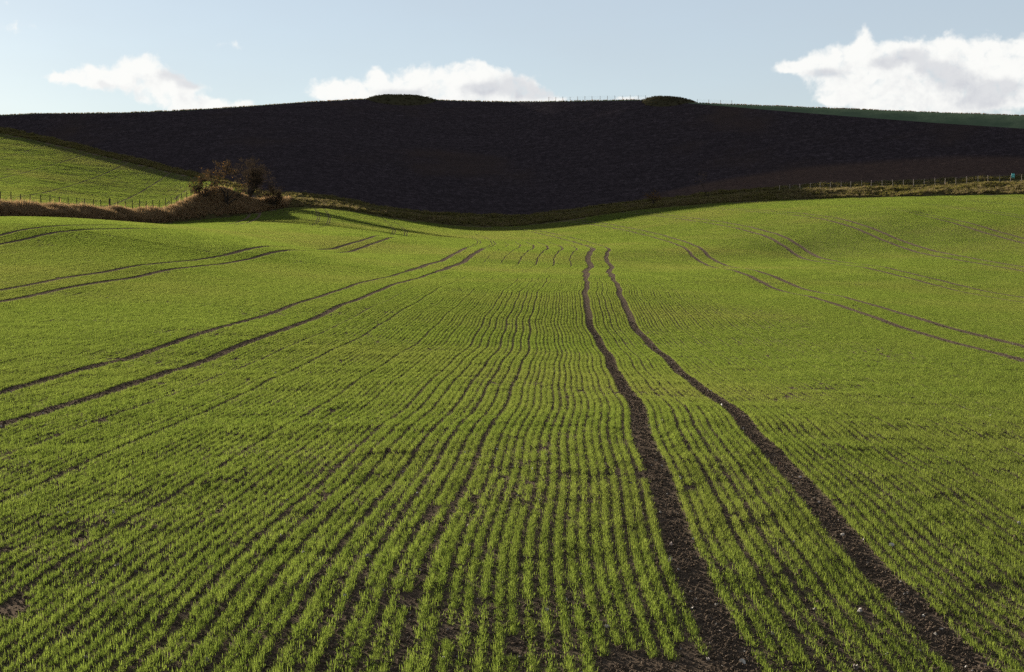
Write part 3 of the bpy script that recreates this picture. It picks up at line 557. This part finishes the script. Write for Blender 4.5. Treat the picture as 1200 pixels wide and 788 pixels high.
# ------------------------------------------------------------------ sky
W=bpy.data.worlds.new('World'); scene.world=W; W.use_nodes=True; W.cycles.sampling_method='MANUAL'; W.cycles.sample_map_resolution=256; t=NT(W.node_tree); t.n.clear()
out=t.node('ShaderNodeOutputWorld'); bg=t.node('ShaderNodeBackground'); bg.inputs[1].default_value=SKY; t.l.new(bg.outputs[0],out.inputs[0])
sky=t.node('ShaderNodeTexSky',sky_type='NISHITA'); sky.sun_disc=False; sky.sun_elevation=R(SUN_EL); sky.sun_rotation=R(SUN_AZ); sky.air_density=1.0; sky.dust_density=DUST; sky.ozone_density=1.6; sky.altitude=150
g=bpy.data.node_groups.new('cloud_density','ShaderNodeTree'); g.interface.new_socket('Vector',in_out='INPUT',socket_type='NodeSocketVector'); g.interface.new_socket('Density',in_out='OUTPUT',socket_type='NodeSocketFloat'); g.interface.new_socket('Puff',in_out='OUTPUT',socket_type='NodeSocketFloat')
q=NT(g); gi=q.node('NodeGroupInput'); go=q.node('NodeGroupOutput'); vec=gi.outputs[0]
# billowing edges: bend the coordinates with noise first
wn=q.node('ShaderNodeTexNoise'); q.put(wn.inputs['Vector'],vec); wn.inputs['Scale'].default_value=1.1; wn.inputs['Detail'].default_value=3
wv=q.node('ShaderNodeVectorMath',operation='SUBTRACT'); q.l.new(wn.outputs['Color'],wv.inputs[0]); wv.inputs[1].default_value=(.5,.5,.5)
wm=q.node('ShaderNodeVectorMath',operation='MULTIPLY_ADD'); q.l.new(wv.outputs[0],wm.inputs[0]); wm.inputs[1].default_value=(1.1,.7,0); q.l.new(vec,wm.inputs[2]); wvec=wm.outputs[0]
tot=None
for (ca,ce,rx,ry,cw) in CLOUDS:
    s1=q.node('ShaderNodeVectorMath',operation='SUBTRACT'); q.l.new(wvec,s1.inputs[0]); s1.inputs[1].default_value=(ca,ce,0)
    s2=q.node('ShaderNodeVectorMath',operation='MULTIPLY'); q.l.new(s1.outputs[0],s2.inputs[0]); s2.inputs[1].default_value=(1/rx,1/ry,0)
    s3=q.node('ShaderNodeVectorMath',operation='DOT_PRODUCT'); q.l.new(s2.outputs[0],s3.inputs[0]); q.l.new(s2.outputs[0],s3.inputs[1])
    ex=q.math('POWER',2.718,q.math('MULTIPLY',s3.outputs['Value'],-1.0))
    ex=ex if cw==1 else q.math('MULTIPLY',ex,cw)
    tot=ex if tot is None else q.math('ADD',tot,ex)
nz=q.noise(vec,1.5,9,.62,.15); bil=q.node('ShaderNodeTexVoronoi',feature='SMOOTH_F1'); q.put(bil.inputs['Vector'],wvec); bil.inputs['Scale'].default_value=1.6; bil.inputs['Detail'].default_value=3; bil.inputs['Roughness'].default_value=.55; bil.inputs['Smoothness'].default_value=.35
puff=q.math('ADD',q.math('MULTIPLY',nz,.95),q.math('MULTIPLY',bil.outputs['Distance'],-.55))
den=q.math('ADD',q.math('MINIMUM',tot,1.25),q.math('MULTIPLY_ADD',puff,1.0,-.22))
den=q.math('MULTIPLY',den,q.smooth(tot,.08,.34))
q.l.new(den,go.inputs[0]); q.l.new(puff,go.inputs[1])
gd=t.node('ShaderNodeTexCoord').outputs['Generated']; sp=t.node('ShaderNodeSeparateXYZ'); t.l.new(gd,sp.inputs[0])
deg=180/math.pi
az=t.math('MULTIPLY',t.math('ARCTAN2',sp.outputs[0],sp.outputs[1]),deg); el=t.math('MULTIPLY',t.math('ARCSINE',sp.outputs[2]),deg)
cv=t.node('ShaderNodeCombineXYZ'); t.l.new(az,cv.inputs[0]); t.l.new(el,cv.inputs[1])
c1=t.node('ShaderNodeGroup'); c1.node_tree=g; t.l.new(cv.outputs[0],c1.inputs[0])
sh=t.node('ShaderNodeVectorMath',operation='ADD'); t.l.new(cv.outputs[0],sh.inputs[0]); sh.inputs[1].default_value=(-.42,.50,0)
c2=t.node('ShaderNodeGroup'); c2.node_tree=g; t.l.new(sh.outputs[0],c2.inputs[0])
alpha=t.smooth(c1.outputs[0],.16,.92)
n5=t.noise(cv.outputs[0],.55,7,.62)
thick=t.math('MULTIPLY',t.smooth(c2.outputs[0],.55,1.25),t.smooth(n5,.40,.60))
sdm=None
for (ca,ce,rx,ry) in SHADES:
    s1=t.node('ShaderNodeVectorMath',operation='SUBTRACT'); t.l.new(cv.outputs[0],s1.inputs[0]); s1.inputs[1].default_value=(ca,ce,0)
    s2=t.node('ShaderNodeVectorMath',operation='MULTIPLY'); t.l.new(s1.outputs[0],s2.inputs[0]); s2.inputs[1].default_value=(1/rx,1/ry,0)
    s3=t.node('ShaderNodeVectorMath',operation='DOT_PRODUCT'); t.l.new(s2.outputs[0],s3.inputs[0]); t.l.new(s2.outputs[0],s3.inputs[1])
    ex=t.math('POWER',2.718,t.math('MULTIPLY',s3.outputs['Value'],-1.0)); sdm=ex if sdm is None else t.math('ADD',sdm,ex)
n6=t.noise(cv.outputs[0],1.4,7,.62)
body=t.smooth(t.math('MULTIPLY_ADD',n6,1.3,t.math('SUBTRACT',sdm,.65)),.15,.95)
thick=t.math('ADD',t.math('MULTIPLY',thick,.35),t.math('MULTIPLY',body,.68),clamp=True)
ccol=t.mix(thick,CLOUD_LIT,CLOUD_SHADE)
# haze painted over the whole sky colour, paling and dimming it
veil=t.math('MULTIPLY_ADD',t.noise(t.mapping(cv.outputs[0],(.05,.16,1)),1.,4,.55),.2,.55)
lp=t.mix(t.math('MULTIPLY',alpha,.96),t.mix(veil,sky.outputs[0],VEIL),ccol)
t.l.new(lp,bg.inputs[0])
# ------------------------------------------------------------------ sun and camera
sd=bpy.data.lights.new('sun','SUN'); sd.energy=SUN; sd.angle=R(.53); sd.color=(1,.93,.80); so=bpy.data.objects.new('sun',sd); COL.objects.link(so)
from mathutils import Vector
svec=Vector((math.sin(R(SUN_AZ))*math.cos(R(SUN_EL)),math.cos(R(SUN_AZ))*math.cos(R(SUN_EL)),math.sin(R(SUN_EL))))
so.rotation_euler=svec.to_track_quat('Z','Y').to_euler(); so.location=(-100,200,150)
cd=bpy.data.cameras.new('camera'); cd.lens=50.0; cd.sensor_width=36; cd.clip_start=.1; cd.clip_end=20000
co=bpy.data.objects.new('camera',cd); COL.objects.link(co); co.location=(0,0,ZC); co.rotation_euler=(R(90)-math.atan((394-325)/1667.),0,0); scene.camera=co
scene.render.engine='CYCLES'; scene.cycles.max_bounces=6; scene.cycles.transparent_max_bounces=4; scene.cycles.diffuse_bounces=3; scene.cycles.transmission_bounces=3
scene.cycles.use_denoising=False; scene.cycles.use_adaptive_sampling=True; scene.cycles.adaptive_threshold=.02
vs=scene.view_settings; vs.view_transform='Standard'; vs.look='None'; vs.gamma=1; vs.use_curve_mapping=False; vs.exposure=EXPO
